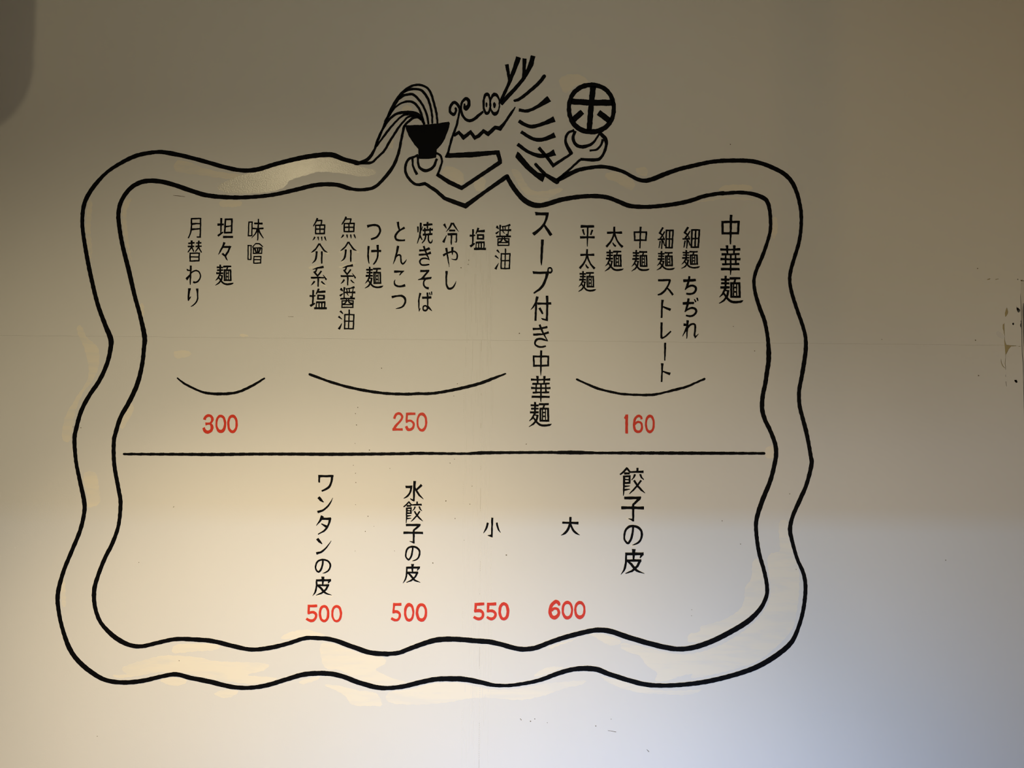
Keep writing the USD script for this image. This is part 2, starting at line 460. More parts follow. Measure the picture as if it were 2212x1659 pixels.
# cream touch-up paint laid over earlier lines
TOUCH = [
    ('LT', '925,135 955,112 1020,130 1100,160 1200,180 1290,190 1285,215 1150,205 1050,190 940,175'),
    ('LT', '1165,340 1190,325 1275,330 1270,358 1180,360'),
    ('LT', '470,330 490,340 480,480 490,600 475,640 460,560 455,450'),
    ('LT', '660,330 700,320 670,400 690,600 700,650 670,560 650,440'),
    ('LT', '410,1000 430,990 460,1050 520,1110 525,1200 495,1280 440,1350 400,1450 370,1600 330,1590 345,1480 400,1380 470,1260 450,1120 415,1040'),
    ('LT', '690,1400 710,1430 700,1460 650,1540 640,1500 660,1450'),
    ('LT', '925,1130 1000,1125 1010,1150 940,1165'),
    ('LT', '750,870 762,880 765,930 755,940 745,900'),
    ('LT', '1270,1040 1300,1036 1318,1046 1290,1052'),
    ('BL', '425,170 465,160 490,180 505,290 500,325 445,340 440,280 425,220'),
    ('BL', '305,740 325,705 332,830 315,838'),
    ('BL', '880,1040 960,1030 1100,1035 1090,1062 980,1070 880,1078'),
    ('BL', '620,1150 760,1105 850,1090 1000,1100 1100,1120 1340,1130 1335,1165 1250,1190 1400,1205 1290,1235 1180,1225 1080,1210 940,1180 880,1178 800,1175 690,1195 600,1205 570,1190 640,1185'),
    ('BL', '810,1215 880,1200 940,1215 930,1235 870,1243'),
    ('BL', '1080,1285 1130,1265 1200,1268 1190,1290 1140,1305'),
    ('BL', '1420,1005 1460,975 1540,960 1610,975 1640,990 1560,990 1490,1005'),
    ('BL', '1620,1035 1700,1035 1760,1060 1850,1085 1930,1095 1950,1130 1900,1165 2000,1210 2050,1225 1960,1240 1880,1235 1800,1205 1720,1165 1640,1150'),
    ('BL', '1515,1220 1610,1195 1600,1215 1530,1235'),
    ('BL', '1640,1240 1720,1245 1800,1265 1900,1280 1930,1340 1880,1345 1780,1340 1740,1290'),
    ('BC', '0,615 180,590 340,545 480,532 620,535 720,560 880,590 1050,590 1180,570 1350,540 1500,525 1680,515 1640,550 1500,580 1330,640 1130,680 900,665 700,665 500,700 250,720 0,700'),
    ('BC', '1235,480 1290,430 1370,400 1490,400 1440,420 1320,465'),
    ('BC', '1370,225 1500,185 1620,150 1650,135 1600,160 1450,215 1390,240'),
    ('BC', '1700,115 1830,120 1950,160 1980,195 1900,215 1830,190 1750,140'),
    ('BC', '1990,215 2100,245 2212,270 2212,310 2090,285 1990,245'),
    ('BC', '1810,480 1900,500 2050,545 2212,570 2212,625 2050,595 1900,535'),
    ('BR', '1055,395 1095,385 1105,470 1130,540 1150,620 1150,720 1140,800 1120,890 1060,960 980,1030 890,1070 800,1095 690,1120 640,1125 645,1105 580,1120 520,1140 470,1135 480,1100 430,1065 395,1020 320,985 318,960 440,985 560,1010 640,1010 740,985 850,930 940,860 1000,780 1015,700 1000,560 1040,530 1060,520'),
    ('BR', '630,920 680,905 690,880 780,855 860,810 890,760 895,700 925,650 930,580 960,565 985,640 990,740 950,800 880,860 780,915 700,950 630,955'),
    ('BR', '990,60 1000,35 1030,30 1035,80 1000,88'),
    ('BR', '230,1130 330,1140 430,1175 560,1185 690,1180 620,1205 500,1200 400,1195 290,1165'),
    ('TC', '110,210 180,220 240,320 300,400 420,410 560,380 600,400 520,450 420,510 320,515 230,430 170,340'),
    ('TC', '1020,240 1130,230 1260,300 1290,350 1260,400 1180,370 1100,320 1020,290'),
    ('TC', '1310,190 1400,190 1400,270 1310,240'),
    ('RT', '170,335 220,310 370,310 380,345 300,345 180,350'),
    ('RT', '0,425 100,402 240,385 400,405 330,412 200,400 100,418'),
    ('RT', '525,540 550,530 560,600 540,665 520,650'),
    ('dg', '1650,270 1700,230 1800,225 1880,270 1860,300 1790,310 1730,360 1690,370 1660,310'),
    ('dg', '740,960 800,960 880,1010 890,1080 850,1100 760,1050 720,1010'),
    ('dg', '970,1060 1060,1050 1050,1140 990,1150'),
    ('dg', '400,490 440,470 480,490 460,520 410,520'),
    ('dg', '300,740 330,750 325,810 300,800'),
    ('Q', '135,705 185,695 235,660 225,680 190,710 150,722'), ('Q', '90,1060 200,1045 195,1070 120,1095'),
    ('Q', '540,960 560,1000 620,1060 650,1060 600,1100 570,1050'), ('Q', '120,1350 230,1310 235,1325 190,1365'),
    ('Q', '80,1490 180,1460 520,1370 540,1380 180,1510 90,1508'),
    ('S', '60,865 230,825 235,835 120,890 80,895'), ('S', '325,625 400,635 390,650 330,640'), ('S', '90,625 150,610 110,640'), ('S', '270,1140 350,1180 340,1195 270,1160'),
    ('X', '150,790 180,800 240,838 190,835'), ('X', '215,1180 290,1165 280,1195 220,1200'),
    ('Z', '420,1340 800,1410 820,1500 620,1470'), ('Z', '400,1230 560,1210 480,1270'), ('Z', '200,1180 330,1160 280,1215'), ('Z', '1200,1130 1320,1170 1290,1240'),
    ('a', '160,1265 240,1275 250,1300 170,1295'), ('a', '60,1625 110,1615 80,1635'), ('b', '20,1600 60,1590 40,1615'), ('b', '70,1612 140,1590 100,1625'), ('b', '230,1612 290,1612 270,1628'),
]
PATCH = 0.06 * MM
laid = ragged(stroke('~P 1160,270 1180,235 1290,190 1400,165 1500,130 1650,105 1780,100 1850,125 1920,150 1990,165 1985,190 1920,200 1830,185 1700,175 1620,195 1540,220 1510,255 1440,280 1330,290 1250,290', 'LT', 1), 0.6, 99)
obj('touch_up_patch', slab(laid, 0.0, -PATCH), 'gloss', wall, label='glossy wet-looking touch-up paint patch')
for k, (crop, body) in enumerate(TOUCH):
    s = ragged(stroke('~P ' + body, crop, 1), 0.6, k).difference(laid.buffer(0.2))
    laid = laid.union(s)
    if polys(s):
        obj('touch_up_patch', slab(s, 0.0, -PATCH), 'pale' if crop in 'QS' else 'cream', wall)  # patches beside the fish columns have their glints painted in
s = stroke('~P 470,110 520,60 570,90 640,140 680,200 640,260 560,230 500,180', 'r2', 1)
obj('smudge', slab(s, 0.0, -0.03 * MM), 'smudge', wall, label='grey smudge beside the chipped edge')

# mesh tape showing through along the upright seam
rng = np.random.default_rng(3)
ridges = []


def ridge(px, y0, y1, w, h):
    (xa, za), (xb, zb) = wall_xz(px, y0), wall_xz(px - (y1 - y0) * 0.0058, y1)
    w, h = w * PXM / 2, h * MM
    v = [(xa - w, 0, za), (xa + w, 0, za), (xa, -h, za), (xb - w, 0, zb), (xb + w, 0, zb), (xb, -h, zb)]
    f = [(0, 1, 2), (5, 4, 3), (0, 2, 5), (0, 5, 3), (2, 1, 4), (2, 4, 5), (1, 0, 3), (1, 3, 4)]
    ridges.append(trimesh.Trimesh(v, f, process=False))


for px in np.arange(1003, 1068, 3.1):
    y = 480 + rng.uniform(0, 60)
    while y < 1640:
        L = rng.uniform(25, 120)
        strong = rng.uniform() < (0.9 if abs(px - 1040) < 4 else 0.62)
        if strong:
            ridge(px + rng.uniform(-0.4, 0.4) + (738 - y) * 0.0058, y, min(y + L, 1655), 1.5, rng.uniform(0.07, 0.15))
        y += L + rng.uniform(4, 50)
for px, spans in ((1007, ((750, 790),)), (1003, ((800, 905), (1040, 1090), (1310, 1360), (1535, 1585))), (1041, ((940, 1010), (1100, 1330), (1440, 1640))), (1064, ((1180, 1240), (1260, 1375)))):
    for y0, y1 in spans:
        y = y0
        while y < y1:
            ridge(px + (738 - y) * 0.0058 + rng.uniform(-0.3, 0.3), y, y + 2.2, 3.0, 0.19)
            y += 4.6
obj('seam_tape', trimesh.util.concatenate(ridges), 'wall', wall, label='ribbed joint tape showing through the paint', kind='stuff')
SPECKS = '768,893,2 770,918,2.2 767,958,1.6 798,972,2.2 763,1005,1.6 768,1022,1.8 769,1042,2 768,1090,1.6 795,1115,2 789,1148,2 808,1137,1.4 767,1190,1.4 842,1012,1.4 852,1190,1.6 963,1082,2.6 983,1120,1.8 935,1216,2.6 1094,1199,3 1020,1050,1.8 1015,1089,1.8 1003,1167,1.6 988,829,1.8 980,855,1.6 972,1000,1.8 982,992,1.6 1137,959,2 1124,1553,1.8 1126,1555,2 1146,1558,2.4 1155,1553,2.2 1182,1561,1.6 1320,1553,1.6 1287,1568,2.4 1600,1175,2 1494,1330,1.6 1494,1317,1.6 2043,1210,2 1630,758,2.2 1584,705,1.8 1578,312,2.4 2112,580,2.6 2114,811,3 2107,735,2.6 1905,733,1.8 824,795,2.2 773,880,1.8 996,578,2.4 1013,562,2.6 1011,571,2 1122,720,2.4 1706,1067,2 175,924,2 158,922,1.6 300,1215,1.6 387,1427,2 210,1590,1.6 1560,1125,2 1720,1230,1.8'
sp = []
for k, t in enumerate(SPECKS.split()):
    x, y, d = map(float, t.split(','))
    sp.append(slab(ragged(ell(x - d * 0.5, y - d * 0.45, x + d * 0.5, y + d * 0.55, n=10), 0.2, k), 0.0, -0.07 * MM, 0.05))
for l in ('374,422,0.6 385,423,1.4 400,425,0.8', '1313,1578,0.8 1331,1581,1.2', '1397,1619,0.8 1402,1624,1.6', '622,684,0.5 634,684,0.9', '1687,1379,0.8 1690,1378,1', '376,1094,1.2 374,1096,0.8', '2122,1170,1'):
    if len(l.split()) > 1:
        sp.append(slab(stroke(l, 'PX', 1), 0.0, -0.05 * MM, 0.05))
obj('dirt_speck', trimesh.util.concatenate(sp), 'speck', wall, label='small dirt specks and scuffs on the paint', kind='stuff')

# the unseen rest of the room, kept dark so little light bounces back
obj('floor', bx(XL, XR, -2.6, 0.12, -0.1, 0.0), 'floor', kind='structure')
obj('ceiling', bx(XL, XR, -2.6, 0.12, ZT, ZT + 0.1), 'ceiling', kind='structure')
obj('wall_left', bx(XL - 0.1, XL, -2.6, 0.12, 0, ZT), 'room', kind='structure')
obj('wall_right', bx(XR, XR + 0.1, -2.6, 0.12, 0, ZT), 'room', kind='structure')
obj('wall_front', bx(XL, XR, -2.7, -2.6, 0, ZT), 'room', kind='structure')

# ------------------------------------------------------------------ characters
men = draw('A', 34, '''206,1100,36 205,1310,30
130,1160,36 268,1165,34
135,1222,34 268,1222,32
120,1290,40 270,1288,36
205,1300,34 155,1400,30 106,1450,8
200,1338,22 258,1342,24
252,1332,34 232,1430,34 180,1500,32 100,1552,10
~ 170,1375,26 230,1460,34 285,1512,38 360,1530,38 450,1520,38 494,1500,8
272,1142,40 445,1140,34
364,1155,26 345,1220,32
o 297,1222 430,1222 436,1442 300,1442
335,1230,20 335,1440,20
386,1230,18 386,1440,18
335,1290,26 390,1290,26
335,1362,26 390,1362,26''')
hana = draw('A', 34, '''228,605,42 235,745,24
348,605,42 342,745,22
120,672,40 290,675,26 445,668,42
142,750,36 280,750,28 435,745,34
122,828,40 285,832,28 448,828,36
148,912,34 290,910,28 428,908,36
130,990,40 435,992,38
208,755,24 205,905,26
368,755,24 372,905,28
290,750,28 288,1000,26 286,1088,12''')
naka1 = draw('A', 36, '295,108,44 292,210,38 288,420,32 284,585,20\no 155,224 418,222 408,406 158,408')
hoso = draw('C', 30, '''250,105,34 185,215,36 235,255,28
285,185,22 235,270,30 190,335,28
145,342,28 215,342,28 285,330,22
255,280,16 272,360,28
235,345,30 222,532,20
195,375,28 170,515,16
250,370,20 285,475,22
o 318,163 452,165 430,508 307,508
385,165,28 372,508,28
310,335,28 445,335,24''')
futoi = draw('F', 50, '''155,315,66 380,312,52 605,312,68
372,138,62 370,330,54
~ 370,330,56 320,480,48 250,600,54 135,735,70
~ 375,330,56 430,490,48 510,630,54 620,745,78
325,610,26 365,680,52 418,725,52''')
hishio = draw('K', 36, '''P 185,100 210,110 250,195 235,210 150,160
P 135,325 160,360 185,358 248,285 240,262
288,80,58 275,240,36 280,405,36
325,132,30 480,112,34 588,78,66
355,130,34 368,225,30
430,125,30 435,225,30
545,115,26 530,260,30 512,395,40
290,240,40 450,240,42 612,238,62
P 345,270 380,265 420,340 405,345
P 450,345 520,370 510,400 460,395
165,430,50 380,425,44 602,425,52
350,430,34 348,495,40
410,430,34 412,495,40
o 218,494 545,492 540,690 215,692
355,490,40 310,565,42 235,600,34
405,490,40 435,555,40 535,585,40
225,612,36 540,606,34''')
abura = draw('K', 40, '''185,832,58 230,880,42 270,925,12
135,1000,58 180,1040,44 242,1092,12
143,1402,72 190,1310,42 236,1213,10
442,788,42 440,940,38
o 315,945 574,945 558,1385 310,1385
440,940,36 420,1385,34
310,1150,36 575,1148,36''')
shio = draw('L', 100, '''468,285,112 460,610,102 445,1170,92
265,665,122 440,675,96 605,635,74
295,1312,140 430,1225,116 570,1130,70
785,198,124 740,330,104 690,440,84 638,565,46
740,410,112 1168,385,146
o 745,632 1085,632 1080,850 745,850
632,1075,110 1162,1062,112
652,1080,64 645,1420,64
810,1080,64 800,1420,64
965,1080,76 950,1420,70
1125,1080,80 1118,1420,70
525,1455,132 1238,1455,132''', 0.3)
uo = draw('Q', 38, '''295,106,52 250,200,42 172,322,24
285,172,38 440,165,38
425,160,38 400,285,36
o 240,295 512,290 500,513 238,515
370,290,34 368,515,30
240,398,38 505,395,42
220,598,46 195,645,40 148,697,6
312,598,46 318,650,34 330,697,8
415,595,42 425,650,36 432,705,14
510,592,38 530,650,40 552,702,14''')
kai = draw('Q', 40, '''~ 350,800,44 270,930,38 200,1000,40 130,1050,6
~ 358,800,44 430,910,42 500,1000,46 588,1047,6
~ 278,1010,56 275,1120,48 240,1250,46 152,1337,10
422,1012,46 418,1345,40''')
kei = draw('R', 34, '''402,85,52 270,110,36 148,146,4
250,120,36 225,205,32
188,192,42 268,300,34
352,182,32 262,305,36
120,338,46 280,335,38 410,338,30
P 380,268 392,268 475,365 455,400 435,375
282,340,38 280,550,28
205,418,38 165,470,30 118,518,4
352,424,32 395,470,30 442,502,4''')
gyoza = draw('X', 26, '''165,66,24 120,120,26 60,168,20
160,72,26 185,108,28 218,138,20
120,150,30 200,150,30
o 122,192 200,190 198,285 124,287
130,238,20 190,240,18
118,185,28 116,380,24 110,470,10
P 120,322 205,324 205,332 125,350
P 118,372 205,373 205,381 120,400
312,70,30 310,120,28
205,130,20 300,128,28 398,126,34
P 262,158 292,164 270,210 228,248 222,242 250,205
P 335,162 365,160 380,205 405,236 400,245 360,215
365,248,26 310,325,26 255,385,24 196,442,8
262,248,28 310,325,28 365,385,30 422,434,4''')
ko = draw('X', 34, '''122,502,40 358,500,38
P 335,490 366,484 355,522 270,600 240,610 235,590
250,600,34 250,838,28
80,642,42 250,642,36 404,645,42
P 172,796 235,800 264,812 258,842''')
no = draw('X', 28, '''~ 250,915,28 240,1010,30 215,1100,32 175,1150,30 132,1110,26 122,1050,26 142,965,30 190,915,34 260,905,34 330,930,34 370,985,32 372,1050,30 345,1120,28 290,1160,22 238,1179,4''')
kawa = draw('X', 30, '''135,1305,38 400,1302,40
~ 148,1300,26 146,1420,30 125,1520,28 76,1600,4
P 365,1290 404,1282 385,1330 352,1366 342,1356
258,1235,56 258,1300,38 255,1400,22
150,1398,30 368,1398,36
352,1395,34 310,1480,32 230,1550,30 138,1584,8
~ 168,1405,24 220,1450,36 300,1540,32 412,1586,4''')
dai = draw('Y', 130, '''440,570,142 930,580,122 1492,598,184
980,195,150 960,500,130 940,660,150
~ 925,640,130 880,850,140 760,1080,150 600,1260,140 345,1398,14
~ 965,640,130 1060,880,130 1200,1120,144 1390,1280,116 1592,1388,10''', 0.3)
sho = draw('Z', 110, '''785,228,132 772,700,100 760,1300,104
P 478,1278 700,1245 812,1240 800,1410
~ 520,530,124 470,740,112 380,950,94 240,1168,8
~ 1050,530,114 1090,720,104 1160,930,94 1284,1134,16''', 0.3)

COLS = [
    ('first heading at the far right of the menu', '中華麺', [naka1, hana, men]),
    ('tall column of the right group, nearest the far right heading', '細麺 ちぢれ', [
        fit(hoso, 'B', 58, 62, 304, 362), fit(men, 'B', 40, 385, 300, 642),
        draw('B', 30, '70,808,38 242,798,32\n153,745,26 145,810,30 120,890,28 94,934,14\n~ 98,926,14 140,888,24 190,874,28 232,890,32 244,930,30 215,975,28 165,990,26 110,984,26'),
        draw('B', 30, '62,1120,36 217,1112,30\n142,1050,30 130,1130,30 105,1215,26 93,1238,12\n~ 96,1230,14 150,1192,24 195,1182,28 238,1200,30 248,1235,28 215,1280,26 165,1295,26 106,1285,24\n222,1062,12 242,1102,20\n258,1042,22 273,1087,14'),
        draw('B', 24, '130,1352,32 124,1450,28 118,1605,10\n72,1412,38 130,1415,26\n128,1425,22 95,1500,22 60,1574,6\n~ 100,1500,18 155,1425,24 205,1402,26 234,1425,26 230,1500,24 224,1565,24\n224,1560,24 235,1585,22 280,1538,4')]),
    ('tallest column of the right group, second from its right', '細麺 ストレート', [
        hoso, fit(men, 'C', 122, 575, 487, 960),
        draw('C', 36, '153,1158,44 403,1152,36\n~ 390,1150,40 360,1240,34 300,1345,36 220,1420,40 145,1448,26\n325,1305,30 390,1370,36 448,1450,40'),
        draw('D', 36, '240,-22,50 230,100,34 222,340,36\n238,112,26 402,180,50'),
        draw('D', 36, '222,428,42 216,745,38\n~ 216,745,40 270,725,32 340,670,34 408,602,26'),
        draw('D', 36, '292,833,42 290,1000,38 285,1188,20'),
        draw('D', 34, '234,1242,52 232,1380,32 222,1614,32\n236,1398,22 392,1455,54')]),
    ('short column of the right group between its tallest column and the two-character 太 column', '中麺', [
        draw('E', 48, '398,138,66 392,280,48 385,540,40 375,782,36\no 214,298 572,300 553,538 222,540'), fit(men, 'E', 120, 832, 662, 1470)]),
    ('short two-character column left of the matching 中 column', '太麺', [futoi, fit(men, 'F', 90, 820, 652, 1467)]),
    ('leftmost column of the right group', '平太麺', [
        draw('G', 44, '148,95,58 450,95,52\n308,100,36 300,350,34 297,548,16\n195,160,44 230,288,26\n412,172,46 374,284,28\n133,340,56 300,338,40 464,338,48'),
        fit(futoi, 'G', 108, 605, 482, 1060), fit(men, 'G', 93, 1095, 495, 1560)]),
    ('very tall heading in the middle of the menu', 'スープ付き中華麺', [
        draw('H', 50, 'P 185,74 330,85 468,84 462,140 205,140\n~ 437,105,56 415,210,48 365,325,44 270,430,52 155,522,68\n370,330,38 440,430,56 512,538,58'),
        draw('H', 50, '340,623,58 328,820,50 320,990,46 318,1070,38 318,1140,8'),
        draw('H', 50, 'P 138,1253 300,1264 462,1254 464,1306 152,1307\n~ 435,1290,62 408,1400,50 350,1530,50 275,1615,48 165,1690,26\nR 434 1168 542 1298 462 1200 514 1265'),
        draw('I', 44, '270,108,62 235,240,44 175,345,34 113,412,4\n242,210,40 235,400,46 225,652,46\n268,268,48 420,268,44 578,263,52\n485,90,60 490,280,48 480,650,48\nP 345,588 460,612 505,612 500,662 372,630\nP 290,375 340,350 405,490 385,508 362,495'),
        draw('I', 42, '162,838,52 330,830,40 492,790,50\n173,962,50 380,955,40 522,913,50\n316,738,48 370,870,40 420,970,38 502,1112,10\n~ 498,1108,12 430,1080,38 340,1055,46 255,1075,48 215,1130,42 225,1190,40 290,1232,44 370,1238,40 458,1220,32'),
        draw('J', 36, '315,63,46 310,190,40 308,370,34 306,480,28 306,570,6\no 163,185 455,184 451,365 170,370'),
        fit(hana, 'J', 110, 572, 498, 1092), fit(men, 'J', 68, 1090, 524, 1587)]),
    ('two-character column at the right end of the middle group, starting highest', '醤油', [hishio, abura]),
    ('single small character of the middle group', '塩', [shio]),
    ('middle group column third from its right', '冷やし', [
        draw('M', 36, 'P 125,112 170,74 190,130 208,190 198,202 165,160\nP 108,492 155,520 210,352 200,345\n325,70,48 270,180,34 195,270,6\n345,70,44 400,165,36 476,268,6\nP 305,66 365,66 372,100 300,100\n262,240,42 400,238,38\n228,324,52 442,318,46\n315,330,36 310,520,32 309,566,8\n427,318,30 426,450,32 420,508,22\nP 352,480 400,490 432,480 420,510'),
        draw('M', 34, '198,628,54 215,740,36 240,900,30 266,1062,6\n~ 126,797,50 220,745,36 310,715,36 380,708,36 430,750,36 446,810,32 425,880,32 385,892,26 308,878,6\n335,608,52 333,720,38 333,790,8'),
        draw('M', 40, '~ 206,1146,54 198,1300,38 202,1440,38 235,1525,44 290,1542,46 350,1508,36 395,1440,24 419,1368,6')]),
    ('middle group column fourth from its right', '焼きそば', [
        draw('N', 26, '105,116,32 105,218,18\nP 180,114 192,118 172,190 158,188\n155,50,36 148,200,28 130,300,26 92,414,10\nP 145,250 185,345 175,358 135,300\n198,92,36 358,78,34\n272,38,34 270,155,22\n186,184,30 367,170,34\n225,138,26 225,255,24\n318,138,24 316,250,24\n188,260,36 358,248,32\n~ 245,262,26 222,345,26 176,410,14\n~ 285,262,26 288,350,26 305,392,28 332,400,26 350,380,20 358,342,8'),
        draw('N', 28, '125,536,36 230,530,28 312,497,46\n120,610,34 240,605,28 332,572,42\n203,458,34 235,545,28 265,620,28 307,705,8\n~ 305,697,10 240,672,26 180,677,28 142,712,28 142,755,28 172,785,28 230,790,28 304,780,24'),
        draw('N', 28, '145,895,40 300,890,30\nP 270,890 307,877 300,900 215,1010 185,1022 160,1020\nP 97,1045 185,1012 280,1005 344,994 336,1034 230,1045 110,1052\n~ 240,1030,24 206,1080,26 208,1140,28 240,1182,32 295,1197,40'),
        draw('N', 26, '~ 148,1278,36 124,1370,26 120,1480,26 125,1602,8\nP 118,1580 155,1526 150,1545 130,1602\n178,1362,40 340,1356,38\n271,1270,34 275,1400,26 272,1560,22\nR 180 1488 280 1600 205 1514 258 1572\nP 262,1490 300,1510 355,1590 340,1592 262,1535\n308,1268,18 316,1318,18\n343,1253,22 345,1312,16')]),
    ('middle group column beginning と, all hiragana', 'とんこつ', [
        draw('O', 30, '157,36,42 168,110,34 182,172,26\n~ 278,136,38 215,170,30 150,222,34 113,290,34 135,345,34 210,360,30 284,354,30'),
        draw('O', 28, '164,454,42 135,590,32 100,710,22 74,778,4\n~ 128,645,22 165,615,26 200,622,30 212,680,26 214,735,28 245,768,28 285,735,22 314,683,4'),
        draw('O', 30, 'P 92,884 180,888 278,888 225,938 192,972 184,962 212,918 92,924\n~ 112,1040,4 95,1090,22 120,1145,32 190,1165,32 287,1143,42'),
        draw('O', 30, '~ 52,1350,38 150,1330,30 225,1328,34 275,1365,38 290,1425,32 255,1500,30 195,1538,24 116,1552,4')]),
    ('three-character column left of the all-hiragana one, beginning つ', 'つけ麺', [
        draw('P', 44, '~ 140,155,62 240,125,48 340,122,46 415,160,46 442,250,44 410,340,46 340,412,46 228,448,40'),
        draw('P', 40, '~ 178,606,52 165,720,40 165,880,38 186,1012,16\n236,722,50 466,718,48\n~ 382,580,58 390,740,40 380,860,38 340,960,38 286,1032,26'),
        fit(men, 'P', 85, 1085, 514, 1587)]),
    ('five-character column with cream corrections, beginning with a fish character', '魚介系醤油', [
        uo, kai, kei, fit(hishio, 'R', 88, 568, 457, 1072), fit(abura, 'R', 50, 1110, 440, 1577)]),
    ('leftmost column of the middle group, ending with salt', '魚介系塩', [
        fit(uo, 'S', 118, 42, 347, 427), fit(kai, 'S', 96, 465, 372, 807), fit(kei, 'S', 90, 843, 358, 1193), fit(shio, 'S', 68, 1220, 354, 1567)]),
    ('two-character column of the left group with tall mouth boxes', '味噌', [
        draw('T', 36, 'o 184,212 288,212 274,640 168,640\n353,258,52 614,258,56\n300,412,46 470,420,42 642,410,54\n485,116,38 475,420,46 458,790,32\n~ 455,430,54 400,555,42 270,714,12\n~ 485,440,46 550,590,42 642,720,20'),
        draw('T', 34, 'o 162,944 256,944 248,1376 158,1378\nP 285,985 390,875 400,905 300,1012\nP 395,868 520,868 630,970 620,998 500,905 395,905\no 325,1016 588,1018 584,1186 328,1188\n365,1030,54 418,1180,34\n462,1025,42 456,1180,46\nP 515,1020 570,1030 500,1180 475,1175\no 342,1286 558,1285 552,1490 336,1494\n345,1385,34 555,1382,32')]),
    ('middle column of the left group', '坦々麺', [
        draw('U', 36, '190,66,48 185,210,34 178,395,26\n103,212,52 247,205,38\nP 102,445 135,420 225,368 240,385 190,430 125,480\no 282,92 428,90 418,388 266,390\nP 280,235 415,230 415,248 280,275\n228,488,48 452,485,42'),
        draw('U', 36, '260,608,50 220,710,38 170,800,32 117,895,4\nP 230,690 415,688 380,735 230,730\n392,690,44 345,810,38 282,905,36\nP 195,868 230,842 290,900 332,1005 330,1020 295,985 262,925'),
        fit(men, 'U', 55, 1105, 462, 1572)]),
    ('leftmost column of the whole menu', '月替わり', [
        draw('V', 42, '285,92,46 282,420,44 262,530,42 230,650,38 180,745,36\n262,112,46 602,106,42\n580,98,48 580,300,40 572,520,46 568,730,42\nP 290,258 420,250 580,255 580,292 430,298 300,318\nP 290,430 430,425 560,420 560,458 430,475 290,495\n455,708,38 592,710,46'),
        draw('V', 42, '180,917,46 385,898,46\n163,1022,52 378,1012,42\n292,822,70 290,900,46 295,1060,42\n285,1050,46 166,1212,26\n300,1050,42 358,1190,38\n432,905,42 607,898,44\n418,1017,50 617,1008,42\n527,828,54 515,900,42 515,1060,56\n505,1050,38 412,1190,30\n520,1050,42 610,1212,36\no 240,1235 537,1235 525,1485 238,1490\n250,1358,38 530,1358,36'),
        draw('W', 46, '290,63,70 285,260,52 272,560,52 268,748,24\nP 140,190 165,180 200,212 270,215 265,265 160,255\nP 102,520 250,375 270,400 262,440 155,597\n~ 285,350,40 370,272,44 480,242,46 580,290,46 632,400,42 612,530,46 540,628,54 440,668,62 372,650,72'),
        draw('W', 46, 'P 195,875 295,872 262,980 232,1215 285,1160 298,1180 215,1330 192,1330 172,1270 185,1000\n~ 518,883,88 530,1080,48 530,1250,48 478,1380,48 380,1480,38 262,1544,4')]),
    ('heading of the lower half, at its right', '餃子の皮', [gyoza, ko, no, kawa]),
    ('single character meaning large, above the price 600', '大', [dai]),
    ('single character meaning small, above the price 550', '小', [sho]),
    ('five-character column of the lower half beginning with water', '水餃子の皮', [
        draw('a', 28, '218,63,40 208,220,32 205,365,26\nP 143,326 195,345 215,345 212,377 185,368 150,342\nP 76,136 185,132 178,172 80,172\n~ 170,148,26 150,230,28 105,295,28 48,327,6\n325,122,38 240,205,26\n~ 222,165,14 250,220,28 290,280,30 354,340,4'),
        fit(gyoza, 'a', 43, 368, 345, 706), fit(ko, 'a', 46, 717, 346, 1018), fit(no, 'a', 70, 1050, 307, 1287), fit(kawa, 'a', 38, 1328, 307, 1622)]),
    ('leftmost column of the lower half, mostly katakana', 'ワンタンの皮', [
        draw('b', 24, '118,66,28 116,162,20\n104,80,28 300,78,26\n~ 284,72,30 270,160,26 235,225,28 148,272,20'),
        draw('b', 24, 'P 94,360 122,338 150,372 176,410 170,416 125,395\n~ 95,540,30 165,515,24 225,465,20 265,410,14 291,358,4'),
        draw('b', 24, '~ 158,588,42 128,650,24 76,712,4\n150,625,28 268,625,30\n~ 258,618,30 235,700,24 190,770,22 102,824,10\nP 138,690 150,684 225,715 218,740 190,735'),
        draw('b', 24, 'P 76,888 104,870 135,908 157,945 150,950 108,925\n~ 79,1070,32 150,1045,24 210,990,18 271,906,4'),
        fit(no, 'b', 60, 1138, 270, 1325), fit(kawa, 'b', 30, 1365, 276, 1613)]),
]
